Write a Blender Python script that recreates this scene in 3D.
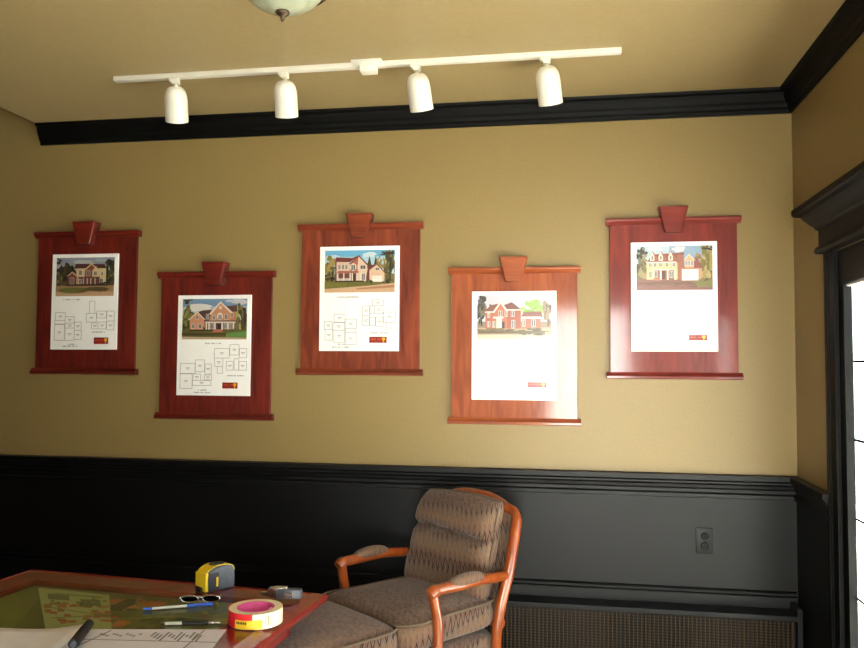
import bpy, bmesh, math, random
from mathutils import Vector, Matrix

for o in list(bpy.data.objects):
    bpy.data.objects.remove(o, do_unlink=True)
S = bpy.context.scene
COL = S.collection
PI = math.pi
random.seed(7)

# ------------------------------------------------------------------ camera
cam_d = bpy.data.cameras.new('camera')
cam_d.sensor_width = 36.0
cam_d.lens = 807.2 / 864 * 36
cam = bpy.data.objects.new('camera', cam_d)
COL.objects.link(cam)
yaw, pit, rol = .168, .0497, .0061
fw = Vector((-math.sin(yaw) * math.cos(pit), math.cos(yaw) * math.cos(pit), math.sin(pit)))
rt = Vector((math.cos(yaw), math.sin(yaw), 0))
up = rt.cross(fw)
rt2 = rt * math.cos(rol) + up * math.sin(rol)
up2 = up * math.cos(rol) - rt * math.sin(rol)
M3 = Matrix((rt2, up2, -fw)).transposed()
cam.matrix_world = Matrix.Translation((0, -3.7, 1.5)) @ M3.to_4x4()
cam_d.clip_start = .02
S.camera = cam

# ------------------------------------------------------------------ view / world / light
S.view_settings.view_transform = 'Standard'
S.view_settings.look = 'None'
S.view_settings.gamma = 1
S.view_settings.use_curve_mapping = False
S.view_settings.exposure = 0.42
W = bpy.data.worlds.new('daylight'); S.world = W; W.use_nodes = True
bgn = W.node_tree.nodes['Background']
bgn.inputs[0].default_value = (.93, .97, 1, 1)
bgn.inputs[1].default_value = 3.4

def area(name, loc, rot, sx, sy, power, col=(1, .98, .94)):
    l = bpy.data.lights.new(name, 'AREA'); l.shape = 'RECTANGLE'; l.size = sx; l.size_y = sy
    l.energy = power; l.color = col
    o = bpy.data.objects.new(name, l); COL.objects.link(o); o.location = loc; o.rotation_euler = rot
    return o
# daylight standing outside the glazed doors behind the camera and the side window
area('daylight_back', (.2, -5.05, 1.12), (PI / 2, 0, 0), .9, 2.0, 27).data.spread = math.radians(70)
area('daylight_side', (1.25, -3.9, 1.5), (PI / 2, 0, PI / 2), 1.4, 1.3, 10)
sun = bpy.data.lights.new('sun', 'SUN'); sun.energy = 92; sun.angle = .01; sun.color = (1, .97, .92)
so_ = bpy.data.objects.new('sun', sun); COL.objects.link(so_)
sd = Vector((.02, .80, -.56)).normalized()          # comes in through the glazing behind the camera and lands on the carpet
so_.rotation_euler = sd.to_track_quat('-Z', 'Y').to_euler()

# ------------------------------------------------------------------ materials
def lin(c):
    c = c / 255
    return c / 12.92 if c <= .04045 else ((c + .055) / 1.055) ** 2.4
def rgb(r, g, b): return (lin(r), lin(g), lin(b), 1)

def newmat(name, col=(.5, .5, .5, 1), rough=.5, metal=0, spec=.5, coat=0, coat_r=.1):
    m = bpy.data.materials.new(name); m.use_nodes = True
    b = m.node_tree.nodes['Principled BSDF']
    b.inputs['Base Color'].default_value = col
    b.inputs['Roughness'].default_value = rough
    b.inputs['Metallic'].default_value = metal
    b.inputs['Specular IOR Level'].default_value = spec
    b.inputs['Coat Weight'].default_value = coat
    b.inputs['Coat Roughness'].default_value = coat_r
    return m, m.node_tree.nodes, m.node_tree.links, b

def varied(name, c1, c2, scale=(8, 8, 8), rough=.5, bump=0, detail=4, distort=0, **k):
    """Two colours mixed by stretched noise in object space."""
    m, n, l, b = newmat(name, c1, rough, **k)
    tc = n.new('ShaderNodeTexCoord'); mp = n.new('ShaderNodeMapping'); mp.inputs['Scale'].default_value = scale
    nz = n.new('ShaderNodeTexNoise'); nz.inputs['Scale'].default_value = 1; nz.inputs['Detail'].default_value = detail
    nz.inputs['Distortion'].default_value = distort
    cr = n.new('ShaderNodeValToRGB'); cr.color_ramp.elements[0].color = c1; cr.color_ramp.elements[1].color = c2
    cr.color_ramp.elements[0].position = .3; cr.color_ramp.elements[1].position = .7
    l.new(tc.outputs['Object'], mp.inputs[0]); l.new(mp.outputs[0], nz.inputs['Vector'])
    l.new(nz.outputs['Fac'], cr.inputs[0]); l.new(cr.outputs[0], b.inputs['Base Color'])
    if bump:
        bp = n.new('ShaderNodeBump'); bp.inputs['Strength'].default_value = bump; bp.inputs['Distance'].default_value = .002
        l.new(nz.outputs['Fac'], bp.inputs['Height']); l.new(bp.outputs[0], b.inputs['Normal'])
    return m

MT = {}
MT['wall'] = varied('khaki_wall_paint', rgb(139, 117, 72), rgb(144, 122, 76), (90, 90, 90), .42, .08, spec=.36)
MT['ceiling'] = varied('khaki_ceiling_paint', rgb(164, 144, 101), rgb(169, 149, 105), (60, 60, 60), .5, .05, spec=.5)
MT['black'] = varied('black_satin_paint', rgb(7, 7, 8), rgb(10, 10, 11), (25, 25, 25), .44, .06, spec=.24)
MT['blacktrim'] = varied('black_trim_paint', rgb(6, 6, 6), rgb(9, 9, 8), (25, 25, 25), .55, spec=.13)
MT['floor'] = varied('tan_carpet', rgb(150, 136, 116), rgb(130, 118, 100), (160, 160, 160), .95, .6)
def stain(nm, c1, c2):
    MT[nm] = varied(nm + '_board', rgb(*c1), rgb(*c2), (22, 22, 3.0), .5, 0, 7, 1.2, spec=.25, coat=.5, coat_r=.10)
    MT[nm + '_h'] = varied(nm + '_rail', rgb(*c1), rgb(*c2), (3.0, 22, 22), .45, 0, 7, 1.2, spec=.25, coat=.5, coat_r=.10)
stain('dimmed_deep_red', (76, 18, 13), (116, 34, 23))  # red stain of the left plaques, partly darkened for the dimmer light there
stain('brown_red', (94, 34, 20), (142, 64, 36))
stain('orange_brown', (124, 54, 27), (168, 88, 48))
stain('rose_red', (98, 28, 23), (132, 46, 36))
MT['table'] = varied('cherry_table_wood', rgb(112, 28, 24), rgb(126, 36, 30), (12, 12, 12), .25, 0, 5, .6, coat=.6, coat_r=.08)
MT['cherry'] = varied('cherry_chair_wood', rgb(164, 82, 32), rgb(128, 54, 20), (30, 30, 6), .28, 0, 5, .8, coat=.6, coat_r=.1)
MT['paper'] = varied('white_card', rgb(248, 246, 242), rgb(251, 249, 246), (20, 20, 20), .32, coat=.3, coat_r=.2)
MT['white'] = varied('white_enamel', rgb(232, 228, 214), rgb(237, 233, 220), (10, 10, 10), .3)
MT['bronze'] = varied('aged_bronze', rgb(70, 56, 44), rgb(92, 76, 62), (40, 40, 40), .4, metal=.7)
MT['bulb'] = varied('frosted_bulb', rgb(205, 205, 195), rgb(215, 215, 205), (10, 10, 10), .4)
MT['opal'] = varied('opal_glass', rgb(158, 164, 138), rgb(184, 188, 164), (9, 9, 9), .22, 0, 5, 1.5, coat=.4, coat_r=.1)
MT['steel'] = varied('chrome_steel', rgb(200, 200, 204), rgb(220, 220, 224), (30, 30, 30), .2, metal=1)
MT['greyplastic'] = varied('grey_plastic', rgb(70, 75, 86), rgb(84, 88, 98), (60, 60, 60), .45)
MT['blackplastic'] = varied('black_plastic', rgb(22, 22, 24), rgb(30, 30, 33), (60, 60, 60), .4)
MT['yellow'] = varied('yellow_plastic', rgb(226, 190, 30), rgb(236, 202, 44), (40, 40, 40), .4)
MT['red'] = varied('red_print', rgb(205, 30, 40), rgb(214, 38, 48), (40, 40, 40), .35)
MT['pink'] = varied('pink_card', rgb(232, 84, 150), rgb(238, 94, 158), (40, 40, 40), .6)
MT['tape'] = varied('cream_masking_tape', rgb(238, 226, 186), rgb(244, 233, 198), (80, 80, 80), .4)
MT['blue'] = varied('blue_plastic', rgb(36, 84, 196), rgb(44, 94, 206), (40, 40, 40), .35)
MT['white_sheet'] = varied('office_paper', rgb(240, 239, 252), rgb(246, 245, 255), (20, 20, 20), .6)
MT['plan_sheet'] = varied('grey_plan_paper', rgb(226, 222, 234), rgb(234, 230, 242), (14, 14, 14), .6)
MT['mdf'] = varied('brown_backing_board', rgb(98, 84, 50), rgb(110, 95, 58), (12, 12, 12), .7)
MT['ground'] = varied('pale_paving', rgb(205, 204, 198), rgb(215, 214, 208), (6, 6, 6), .9)
MT['gasket'] = varied('pale_glazing_bead', rgb(190, 190, 180), rgb(196, 196, 186), (10, 10, 10), .5)
MT['slot'] = varied('dark_socket_slot', rgb(8, 8, 8), rgb(11, 11, 11), (40, 40, 40), .6)

def glassmat(name, tint=(1, 1, 1, 1), refl=1.0, rough=0.0):
    m = bpy.data.materials.new(name); m.use_nodes = True
    n, l = m.node_tree.nodes, m.node_tree.links
    n.clear()
    out = n.new('ShaderNodeOutputMaterial'); mx = n.new('ShaderNodeMixShader')
    tr = n.new('ShaderNodeBsdfTransparent'); tr.inputs[0].default_value = tint
    gl = n.new('ShaderNodeBsdfGlossy'); gl.inputs['Roughness'].default_value = rough
    fr = n.new('ShaderNodeFresnel'); fr.inputs[0].default_value = 1.45
    mu = n.new('ShaderNodeMath'); mu.operation = 'MULTIPLY'; mu.inputs[1].default_value = refl
    ge = n.new('ShaderNodeNewGeometry'); inv = n.new('ShaderNodeMath'); inv.operation = 'SUBTRACT'; inv.inputs[0].default_value = 1
    m2 = n.new('ShaderNodeMath'); m2.operation = 'MULTIPLY'
    l.new(ge.outputs['Backfacing'], inv.inputs[1]); l.new(inv.outputs[0], m2.inputs[0]); l.new(fr.outputs[0], m2.inputs[1])
    l.new(m2.outputs[0], mu.inputs[0]); l.new(mu.outputs[0], mx.inputs[0])
    l.new(tr.outputs[0], mx.inputs[1]); l.new(gl.outputs[0], mx.inputs[2]); l.new(mx.outputs[0], out.inputs[0])
    return m
MT['glass'] = glassmat('window_glass', (.97, .99, .97, 1), .7)
MT['tableglass'] = glassmat('table_glass', (.86, .93, .84, 1), 1.0)
MT['clear'] = glassmat('clear_plastic', (.82, .84, .84, 1), 1.4, .08)
MT['lens'] = glassmat('dark_lens', (.1, .1, .11, 1), 1.2, .05)

# printed colours: the ink colour of each printed patch is a colour attribute
m, n, l, b = newmat('printed_ink', rough=.34, coat=.3, coat_r=.2)
at = n.new('ShaderNodeAttribute'); at.attribute_name = 'ink'
tc = n.new('ShaderNodeTexCoord'); nz = n.new('ShaderNodeTexNoise'); nz.inputs['Scale'].default_value = 160
mx = n.new('ShaderNodeMix'); mx.data_type = 'RGBA'; mx.blend_type = 'SOFT_LIGHT'; mx.inputs['Factor'].default_value = .25
l.new(tc.outputs['Object'], nz.inputs['Vector']); l.new(at.outputs['Color'], mx.inputs['A'])
l.new(nz.outputs['Fac'], mx.inputs['B']); l.new(mx.outputs['Result'], b.inputs['Base Color'])
MT['ink'] = m

# woven flame-stitch upholstery: rows of zigzag teeth over a taupe weave
def flame(name):
    m, n, l, b = newmat(name, rough=.95, spec=.15)
    tc = n.new('ShaderNodeTexCoord'); sp = n.new('ShaderNodeSeparateXYZ'); l.new(tc.outputs['Object'], sp.inputs[0])
    def ma(op, a, bb=None, c=None):
        q = n.new('ShaderNodeMath'); q.operation = op
        for i, v in enumerate((a, bb, c)):
            if v is None: continue
            if isinstance(v, (int, float)): q.inputs[i].default_value = v
            else: l.new(v, q.inputs[i])
        return q.outputs[0]
    u = ma('ADD', sp.outputs[0], sp.outputs[1])
    v = ma('MULTIPLY_ADD', sp.outputs[1], -.2, sp.outputs[2])
    nz = n.new('ShaderNodeTexNoise'); nz.inputs['Scale'].default_value = 9; l.new(tc.outputs['Object'], nz.inputs['Vector'])
    u2 = ma('MULTIPLY_ADD', nz.outputs['Fac'], .03, u)
    tooth = ma('PINGPONG', u2, .0145)
    v2 = ma('MULTIPLY_ADD', tooth, 3.2, v)
    v2 = ma('MULTIPLY_ADD', nz.outputs['Fac'], .05, v2)
    f = ma('FRACT', ma('MULTIPLY', v2, 1 / .112))
    r = n.new('ShaderNodeValToRGB'); r.color_ramp.interpolation = 'LINEAR'
    E = r.color_ramp.elements
    base = rgb(112, 88, 72)
    stops = [(0, base), (.10, rgb(122, 94, 66)), (.20, rgb(110, 88, 70)), (.26, rgb(74, 76, 80)), (.32, rgb(110, 88, 72)), (.40, rgb(112, 88, 70)),
             (.44, rgb(40, 20, 30)), (.53, rgb(38, 20, 30)), (.57, rgb(114, 86, 66)), (.66, rgb(112, 88, 72)), (.71, rgb(80, 46, 50)), (.77, rgb(112, 88, 70)), (1, base)]
    E[0].position, E[0].color = stops[0]; E[1].position, E[1].color = stops[-1]
    for p, c in stops[1:-1]:
        e = E.new(p); e.color = c
    l.new(f, r.inputs[0])
    # on level faces the teeth lie flat and break up into a mottled weave
    sn = n.new('ShaderNodeSeparateXYZ'); l.new(tc.outputs['Normal'], sn.inputs[0])
    lvl = n.new('ShaderNodeMapRange'); lvl.inputs['From Min'].default_value = .55; lvl.inputs['From Max'].default_value = .95; lvl.inputs['To Max'].default_value = .8
    l.new(sn.outputs[2], lvl.inputs[0])
    mo = n.new('ShaderNodeTexNoise'); mo.inputs['Scale'].default_value = 70; mo.inputs['Detail'].default_value = 2; l.new(tc.outputs['Object'], mo.inputs['Vector'])
    mr = n.new('ShaderNodeValToRGB'); mr.color_ramp.elements[0].position = .35; mr.color_ramp.elements[1].position = .65
    mr.color_ramp.elements[0].color = rgb(84, 66, 62); mr.color_ramp.elements[1].color = rgb(124, 98, 78); l.new(mo.outputs['Fac'], mr.inputs[0])
    bl_ = n.new('ShaderNodeMix'); bl_.data_type = 'RGBA'; l.new(lvl.outputs[0], bl_.inputs['Factor']); l.new(r.outputs[0], bl_.inputs['A']); l.new(mr.outputs[0], bl_.inputs['B'])
    r = bl_
    wv = n.new('ShaderNodeTexNoise'); wv.inputs['Scale'].default_value = 1; wv.inputs['Detail'].default_value = 3
    mp = n.new('ShaderNodeMapping'); mp.inputs['Scale'].default_value = (260, 260, 60)
    l.new(tc.outputs['Object'], mp.inputs[0]); l.new(mp.outputs[0], wv.inputs['Vector'])
    mx = n.new('ShaderNodeMix'); mx.data_type = 'RGBA'; mx.blend_type = 'OVERLAY'; mx.inputs['Factor'].default_value = .4
    l.new(r.outputs['Result'], mx.inputs['A']); l.new(wv.outputs['Fac'], mx.inputs['B'])
    l.new(mx.outputs['Result'], b.inputs['Base Color'])
    bp = n.new('ShaderNodeBump'); bp.inputs['Strength'].default_value = .4; bp.inputs['Distance'].default_value = .002
    l.new(wv.outputs['Fac'], bp.inputs['Height']); l.new(bp.outputs[0], b.inputs['Normal'])
    b.inputs['Sheen Weight'].default_value = .15
    return m
MT['flame'] = flame('flame_stitch_fabric')
MT['piping'] = varied('taupe_piping', rgb(104, 88, 70), rgb(92, 76, 62), (200, 200, 200), .9)

# grille: tan beads on dark rods
m, n, l, b = newmat('tan_beaded_rod', rough=.8, spec=.15)
tc = n.new('ShaderNodeTexCoord'); sp = n.new('ShaderNodeSeparateXYZ'); l.new(tc.outputs['Object'], sp.inputs[0])
q = n.new('ShaderNodeMath'); q.operation = 'PINGPONG'; q.inputs[1].default_value = .006; l.new(sp.outputs[2], q.inputs[0])
q2 = n.new('ShaderNodeMath'); q2.operation = 'DIVIDE'; q2.inputs[1].default_value = .006; l.new(q.outputs[0], q2.inputs[0])
r = n.new('ShaderNodeValToRGB'); r.color_ramp.elements[0].color = rgb(16, 13, 10); r.color_ramp.elements[1].color = rgb(80, 62, 40)
l.new(q2.outputs[0], r.inputs[0]); l.new(r.outputs[0], b.inputs['Base Color'])
MT['rods'] = m

# ------------------------------------------------------------------ mesh helpers
class MB:
    def __init__(s): s.bm = bmesh.new(); s.ink = None
    def box(s, x0, x1, y0, y1, z0, z1, bev=0, seg=2):
        t = bmesh.new(); bmesh.ops.create_cube(t, size=1)
        for v in t.verts:
            v.co = Vector(((x0 + x1) / 2 + v.co.x * (x1 - x0), (y0 + y1) / 2 + v.co.y * (y1 - y0), (z0 + z1) / 2 + v.co.z * (z1 - z0)))
        if bev: bmesh.ops.bevel(t, geom=list(t.edges), offset=bev, segments=seg, affect='EDGES', profile=.6)
        s.merge(t); return s
    def merge(s, t, mat=None):
        if mat is not None: t.transform(mat)
        me = bpy.data.meshes.new('tmp'); t.to_mesh(me); t.free(); s.bm.from_mesh(me); bpy.data.meshes.remove(me)
    def loft(s, secs, closed=True, caps=True):
        """secs: list of sections, each a list of points (same count)."""
        rows = [[s.bm.verts.new(p) for p in sec] for sec in secs]
        n = len(rows[0])
        for a, b in zip(rows, rows[1:]):
            for i in range(n if closed else n - 1):
                j = (i + 1) % n
                s.bm.faces.new((a[i], a[j], b[j], b[i]))
        if caps and closed:
            s.bm.faces.new(rows[0][::-1]); s.bm.faces.new(rows[-1])
        return s
    def tube(s, pts, rad, n=12, flat=1.0, side=None):
        """Tube along pts; rad per point or one; flat squashes the section across `side`."""
        pts = [Vector(p) for p in pts]
        if not isinstance(rad, (list, tuple)): rad = [rad] * len(pts)
        secs = []; ref = Vector(side) if side else None
        prev = None
        for i, p in enumerate(pts):
            t = (pts[min(i + 1, len(pts) - 1)] - pts[max(i - 1, 0)]).normalized()
            if ref is not None: a = (ref - t * ref.dot(t)).normalized()
            elif prev is not None: a = (prev - t * prev.dot(t)).normalized()
            else:
                h = Vector((0, 0, 1)) if abs(t.z) < .9 else Vector((1, 0, 0)); a = h.cross(t).normalized()
            prev = a; c = t.cross(a)
            secs.append([p + (a * math.cos(k * 2 * PI / n) * flat + c * math.sin(k * 2 * PI / n)) * rad[i] for k in range(n)])
        s.loft(secs); return s
    def lathe(s, prof, n=32, mat=None):
        t = MB()
        secs = [[Vector((r * math.cos(k * 2 * PI / n), r * math.sin(k * 2 * PI / n), z)) for k in range(n)] for r, z in prof]
        t.loft(secs); s.merge(t.bm, mat); return s
    def poly(s, pts, h=0):
        vs = [s.bm.verts.new(p) for p in pts]; s.bm.faces.new(vs); return s
    def prism(s, pts, axis, d):
        """Extrude polygon pts along vector d."""
        d = Vector(d); a = [Vector(p) for p in pts]
        s.loft([a, [p + d for p in a]]); return s
    def build(s, name, mat, parent=None, smooth=None, bev=0):
        bmesh.ops.remove_doubles(s.bm, verts=s.bm.verts, dist=1e-6)
        bmesh.ops.recalc_face_normals(s.bm, faces=s.bm.faces)
        me = bpy.data.meshes.new(name); s.bm.to_mesh(me); s.bm.free()
        me.materials.append(mat)
        o = bpy.data.objects.new(name, me); COL.objects.link(o)
        if parent is not None: o.parent = parent
        if smooth is not None:
            for p in me.polygons: p.use_smooth = True
            try: me.set_sharp_from_angle(angle=math.radians(smooth))
            except Exception: pass
        if bev:
            md = o.modifiers.new('bevel', 'BEVEL'); md.width = bev; md.segments = 2; md.limit_method = 'ANGLE'
        return o

def spline(pts, k=6):
    """Catmull-Rom through points (tuples of any length)."""
    out = []; P = [pts[0]] + list(pts) + [pts[-1]]
    for i in range(1, len(P) - 2):
        for j in range(k):
            t = j / k
            out.append(tuple(.5 * ((2 * b) + (-a + c) * t + (2 * a - 5 * b + 4 * c - d) * t * t + (-a + 3 * b - 3 * c + d) * t ** 3)
                             for a, b, c, d in zip(P[i - 1], P[i], P[i + 1], P[i + 2])))
    out.append(tuple(pts[-1])); return out

def tag(o, label, cat, group=None):
    o['label'] = label; o['category'] = cat
    if group: o['group'] = group
    return o
def thing(name, label, cat, loc=(0, 0, 0), rz=0, group=None, rot=None):
    o = bpy.data.objects.new(name, None); COL.objects.link(o)
    o.empty_display_size = .05
    o.location = loc; o.rotation_euler = rot if rot else (0, 0, rz)
    return tag(o, label, cat, group)
def struct(o, label=None):
    o['kind'] = 'structure'
    if label: o['label'] = label
    return o

# ------------------------------------------------------------------ the room
XR, XL, YB, ZC, ZH = .965, -5.4, -4.9, 2.708, 3.5
XE = -2.665                                   # where the lower ceiling ends at the left
def boxstruct(name, mat, *b):
    return struct(MB().box(*b).build(name, mat))
boxstruct('floor', MT['floor'], XL - .1, XR + .15, YB - .12, .12, -.1, 0)
boxstruct('wall_back', MT['wall'], XL - .1, XR + .15, 0, .12, 0, ZH)          # the wall the plaques hang on
boxstruct('wall_left', MT['black'], XL - .12, XL, YB, 0, 0, ZH)
boxstruct('ceiling', MT['ceiling'], XE, XR + .15, YB - .12, 0, ZC, ZC + .12)
struct(MB().box(XL - .12, XE + .05, YB - .12, .12, ZH, ZH + .1).box(XE, XE + .05, YB, 0, ZC + .12, ZH).build('ceiling_upper', MT['ceiling']))
# right wall with the glazed door opening and a window nearer the camera
DY0, DY1, DZ = -.535, -2.20, 1.92
WY0, WY1, WZ0, WZ1 = -3.2, -4.6, .85, 2.15
w = MB()
for a, b_, z0, z1 in ((0, DY0, 0, ZC), (DY0, DY1, DZ, ZC), (DY1, WY0, 0, ZC), (WY0, WY1, 0, WZ0), (WY0, WY1, WZ1, ZC), (WY1, YB, 0, ZC)):
    w.box(XR, XR + .045, b_, a, z0, z1)
struct(w.build('wall_right', MT['wall']))
# wall behind the camera with a wide glazed opening
BX0, BX1, BZ = -.25, .65, 2.12
w = MB()
w.box(XL, BX0, YB - .12, YB, 0, ZH); w.box(BX1, XR + .15, YB - .12, YB, 0, ZH); w.box(BX0, BX1, YB - .12, YB, BZ, ZH)
struct(w.build('wall_front', MT['wall']))
boxstruct('ground_outside', MT['ground'], XR + .15, 9, -12, 6, -.12, -.02)

# moulded profiles run along a wall: (protrusion, height) pairs
def run_far(m, prof, x0, x1, mitre_r=True):
    m.loft([[Vector((x0, -p, z)) for p, z in prof], [Vector((x1 - (p if mitre_r else 0), -p, z)) for p, z in prof]])
def run_right(m, prof, y0, y1, mitre=True):
    m.loft([[Vector((XR - p, y0 - (p if mitre else 0), z)) for p, z in prof], [Vector((XR - p, y1, z)) for p, z in prof]])
crown = [(0, 2.607), (.012, 2.607), (.014, 2.622), (.022, 2.63), (.026, 2.645), (.034, 2.655), (.042, 2.675), (.045, 2.69), (.058, 2.697), (.062, 2.708), (0, 2.708)]
m1 = MB(); run_far(m1, crown, XE, XR); struct(m1.build('trim_1', MT['blacktrim']), 'black crown moulding over the plaque wall')
m1 = MB(); run_right(m1, crown, 0, YB); struct(m1.build('trim_2', MT['blacktrim']), 'black crown moulding along the right wall')
rail = [(.004, .925), (.02, .93), (.02, .945), (.012, .952), (.012, .965), (.02, .972), (.022, .985), (.03, .993), (.03, 1.0), (.04, 1.008), (.04, 1.028), (.004, 1.031)]
m1 = MB(); run_far(m1, rail, XL, XR); struct(m1.build('trim_3', MT['black']), 'black chair rail under the plaques')
m1 = MB(); run_right(m1, rail, 0, -.485); struct(m1.build('trim_4', MT['black']), 'short black chair rail beside the door')
# black wainscot boarding under the rail
m1 = MB(); m1.box(XL, XR, -.008, 0, .0, .99)
bead = [(.008, .515), (.014, .517), (.017, .525), (.014, .533), (.016, .54), (.008, .543)]
run_far(m1, bead, XL, XR - .012, False)
m1.box(XL, XR - .012, -.013, 0, .02, .516)
struct(m1.build('wall_back_wainscot', MT['black']))
m1 = MB(); m1.box(XR - .008, XR, -.5, 0, 0, .99); struct(m1.build('wall_right_wainscot', MT['black']))
boxstruct('baseboard_back', MT['black'], XL, -.50, -.022, 0, 0, .14)
m1 = MB(); m1.box(XR - .02, XR, WY0 + .9, DY1 - .14, 0, .14) if False else m1.box(XR - .02, XR, YB, DY1 - .14, 0, .14)
struct(m1.build('baseboard_right', MT['black']))

# glazed door in the right wall
cas = MB()
def casing_prof(y_out, sgn):
    # fluted casing section in (y, x); y_out is the edge away from the opening
    pr = [(0, 0), (0, .018), (.035, .022), (.038, .014), (.046, .014), (.049, .022), (.06, .022), (.063, .014), (.071, .014), (.074, .022), (.108, .016), (.108, 0)]
    return [Vector((XR - d, y_out - sgn * a, 0)) for a, d in pr]
p0 = casing_prof(-.468, 1); cas.loft([p0, [v + Vector((0, 0, DZ + .02)) for v in p0]])
p0 = casing_prof(DY1 - .125, -1); cas.loft([p0, [v + Vector((0, 0, DZ + .02)) for v in p0]])
cas.box(XR, XR + .045, DY0 - .012, DY0 + .002, 0, DZ); cas.box(XR, XR + .045, DY1 - .002, DY1 + .012, 0, DZ); cas.box(XR, XR + .045, DY1, DY0, DZ - .012, DZ + .002)
struct(cas.build('trim_5', MT['blacktrim']), 'black fluted casing of the glazed door')
ent = MB()
ep = [(.024, 1.925), (.036, 1.927), (.042, 1.938), (.036, 1.952), (.028, 1.956), (.028, 2.015), (.036, 2.02), (.04, 2.03), (.052, 2.04), (.07, 2.062), (.078, 2.075), (.098, 2.08), (.104, 2.088), (.104, 2.108), (.02, 2.112)]
ent.loft([[Vector((XR + .001, -.475 + p, z)), Vector((XR - p, -.475 + p, z)), Vector((XR - p, DY1 - .125 - p, z)), Vector((XR + .001, DY1 - .125 - p, z))] for p, z in ep])
struct(ent.build('trim_6', MT['blacktrim']), 'black stepped cornice over the glazed door')
door = bpy.data.objects.new('door_1', None); COL.objects.link(door); door.location = (XR + .022, DY0, 0); struct(door, 'black glazed door with bright panes')
def dd(m, name, mat, par=door, **k):
    o = m.build(name, MT[mat], par, **k); o.location = o.location
    return o
L = abs(DY1 - DY0)
fr = MB()
def leaf(m, ya, yb):
    st = .078
    m.box(-.02, .008, yb, yb + st, .0, DZ); m.box(-.02, .008, ya - st, ya, .0, DZ)
    m.box(-.02, .008, yb + st, ya - st, .0, .14); m.box(-.02, .008, yb + st, ya - st, 1.795, DZ)
leaf(fr, -.012, -L / 2 + .002); leaf(fr, -L / 2 - .002, -L + .012)
dd(fr, 'door_frame', 'blacktrim')
for ya, yb in ((-.078, -L / 2 + .08), (-L / 2 - .08, -L + .078)):
    g = MB(); g.box(.002, .006, yb, ya, .14, 1.795); dd(g, 'glass_pane', 'glass')
    g = MB()
    t = .006
    g.box(-.012, .007, ya - t, ya, .14, 1.795); g.box(-.012, .007, yb, yb + t, .14, 1.795); g.box(-.012, .007, yb, ya, 1.787, 1.795); g.box(-.012, .007, yb, ya, .14, .148)
    dd(g, 'glazing_bead', 'gasket')
    g = MB()
    for k in range(1, 6): g.box(.0062, .010, yb, ya, 1.795 - k * .2765 - .004, 1.795 - k * .2765 + .004)
    for k in (1, 2): g.box(.0062, .010, ya + (yb - ya) * k / 3 - .0025, ya + (yb - ya) * k / 3 + .0025, .14, 1.795)
    dd(g, 'muntin', 'blacktrim')
hd = MB(); hd.tube([(-.03, -L / 2 + .045, 1.0), (-.065, -L / 2 + .045, 1.0), (-.068, -L / 2 + .12, 1.0)], .009); hd.box(-.026, -.02, -L / 2 + .025, -L / 2 + .065, .93, 1.07)
dd(hd, 'door_handle', 'bronze', smooth=40)
# windows behind the camera (they light the room)
def window(name, loc, rz, wd, z0, z1, nx, nz):
    r = bpy.data.objects.new(name, None); COL.objects.link(r); r.location = loc; r.rotation_euler = (0, 0, rz); struct(r)
    f = MB(); t = .05
    f.box(-wd / 2, -wd / 2 + t, -.02, .02, z0, z1); f.box(wd / 2 - t, wd / 2, -.03, .03, z0, z1)
    f.box(-wd / 2, wd / 2, -.03, .03, z0, z0 + t); f.box(-wd / 2, wd / 2, -.03, .03, z1 - t, z1)
    for i in range(1, nx): f.box(-wd / 2 + wd * i / nx - .012, -wd / 2 + wd * i / nx + .012, -.015, .015, z0, z1)
    for i in range(1, nz): f.box(-wd / 2, wd / 2, -.015, .015, z0 + (z1 - z0) * i / nz - .012, z0 + (z1 - z0) * i / nz + .012)
    f.build('window_frame', MT['blacktrim'], r)
    MB().box(-wd / 2 + t, wd / 2 - t, -.003, .003, z0 + t, z1 - t).build('glass_pane', MT['glass'], r)
window('window_1', ((BX0 + BX1) / 2, YB - .06, 0), 0, BX1 - BX0, .02, BZ, 2, 1)
window('window_2', (XR + .022, (WY0 + WY1) / 2, 0), PI / 2, abs(WY1 - WY0), WZ0, WZ1, 2, 1)

# ------------------------------------------------------------------ convector with a beaded grille
ht = thing('convector_heater', 'black low convector with tan beaded grille along the wainscot', 'heater', (0, 0, 0))
hx0, hx1, hz = -.50, .945, .472
c = MB(); c.box(hx0, hx1, -.125, -.014, hz - .022, hz, .003); c.box(hx0, hx1, -.125, -.014, .0, .07, .003); c.box(hx0, hx0 + .03, -.12, -.014, .07, hz - .022)
c.box(hx0, hx1, -.085, -.08, .07, hz - .022)
c.build('case', MT['black'], ht)
g = MB()
nx = 80
for i in range(nx):
    x = hx0 + .04 + (hx1 - .03 - hx0 - .05) * i / (nx - 1)
    g.tube([(x, -.11, .07), (x, -.11, hz - .022)], .0048, 6)
g.build('grille', MT['rods'], ht, smooth=60)
MB().box(hx1 - .022, hx1, -.13, -.014, 0, hz + .03, .003).build('end_post', MT['black'], ht)

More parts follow.
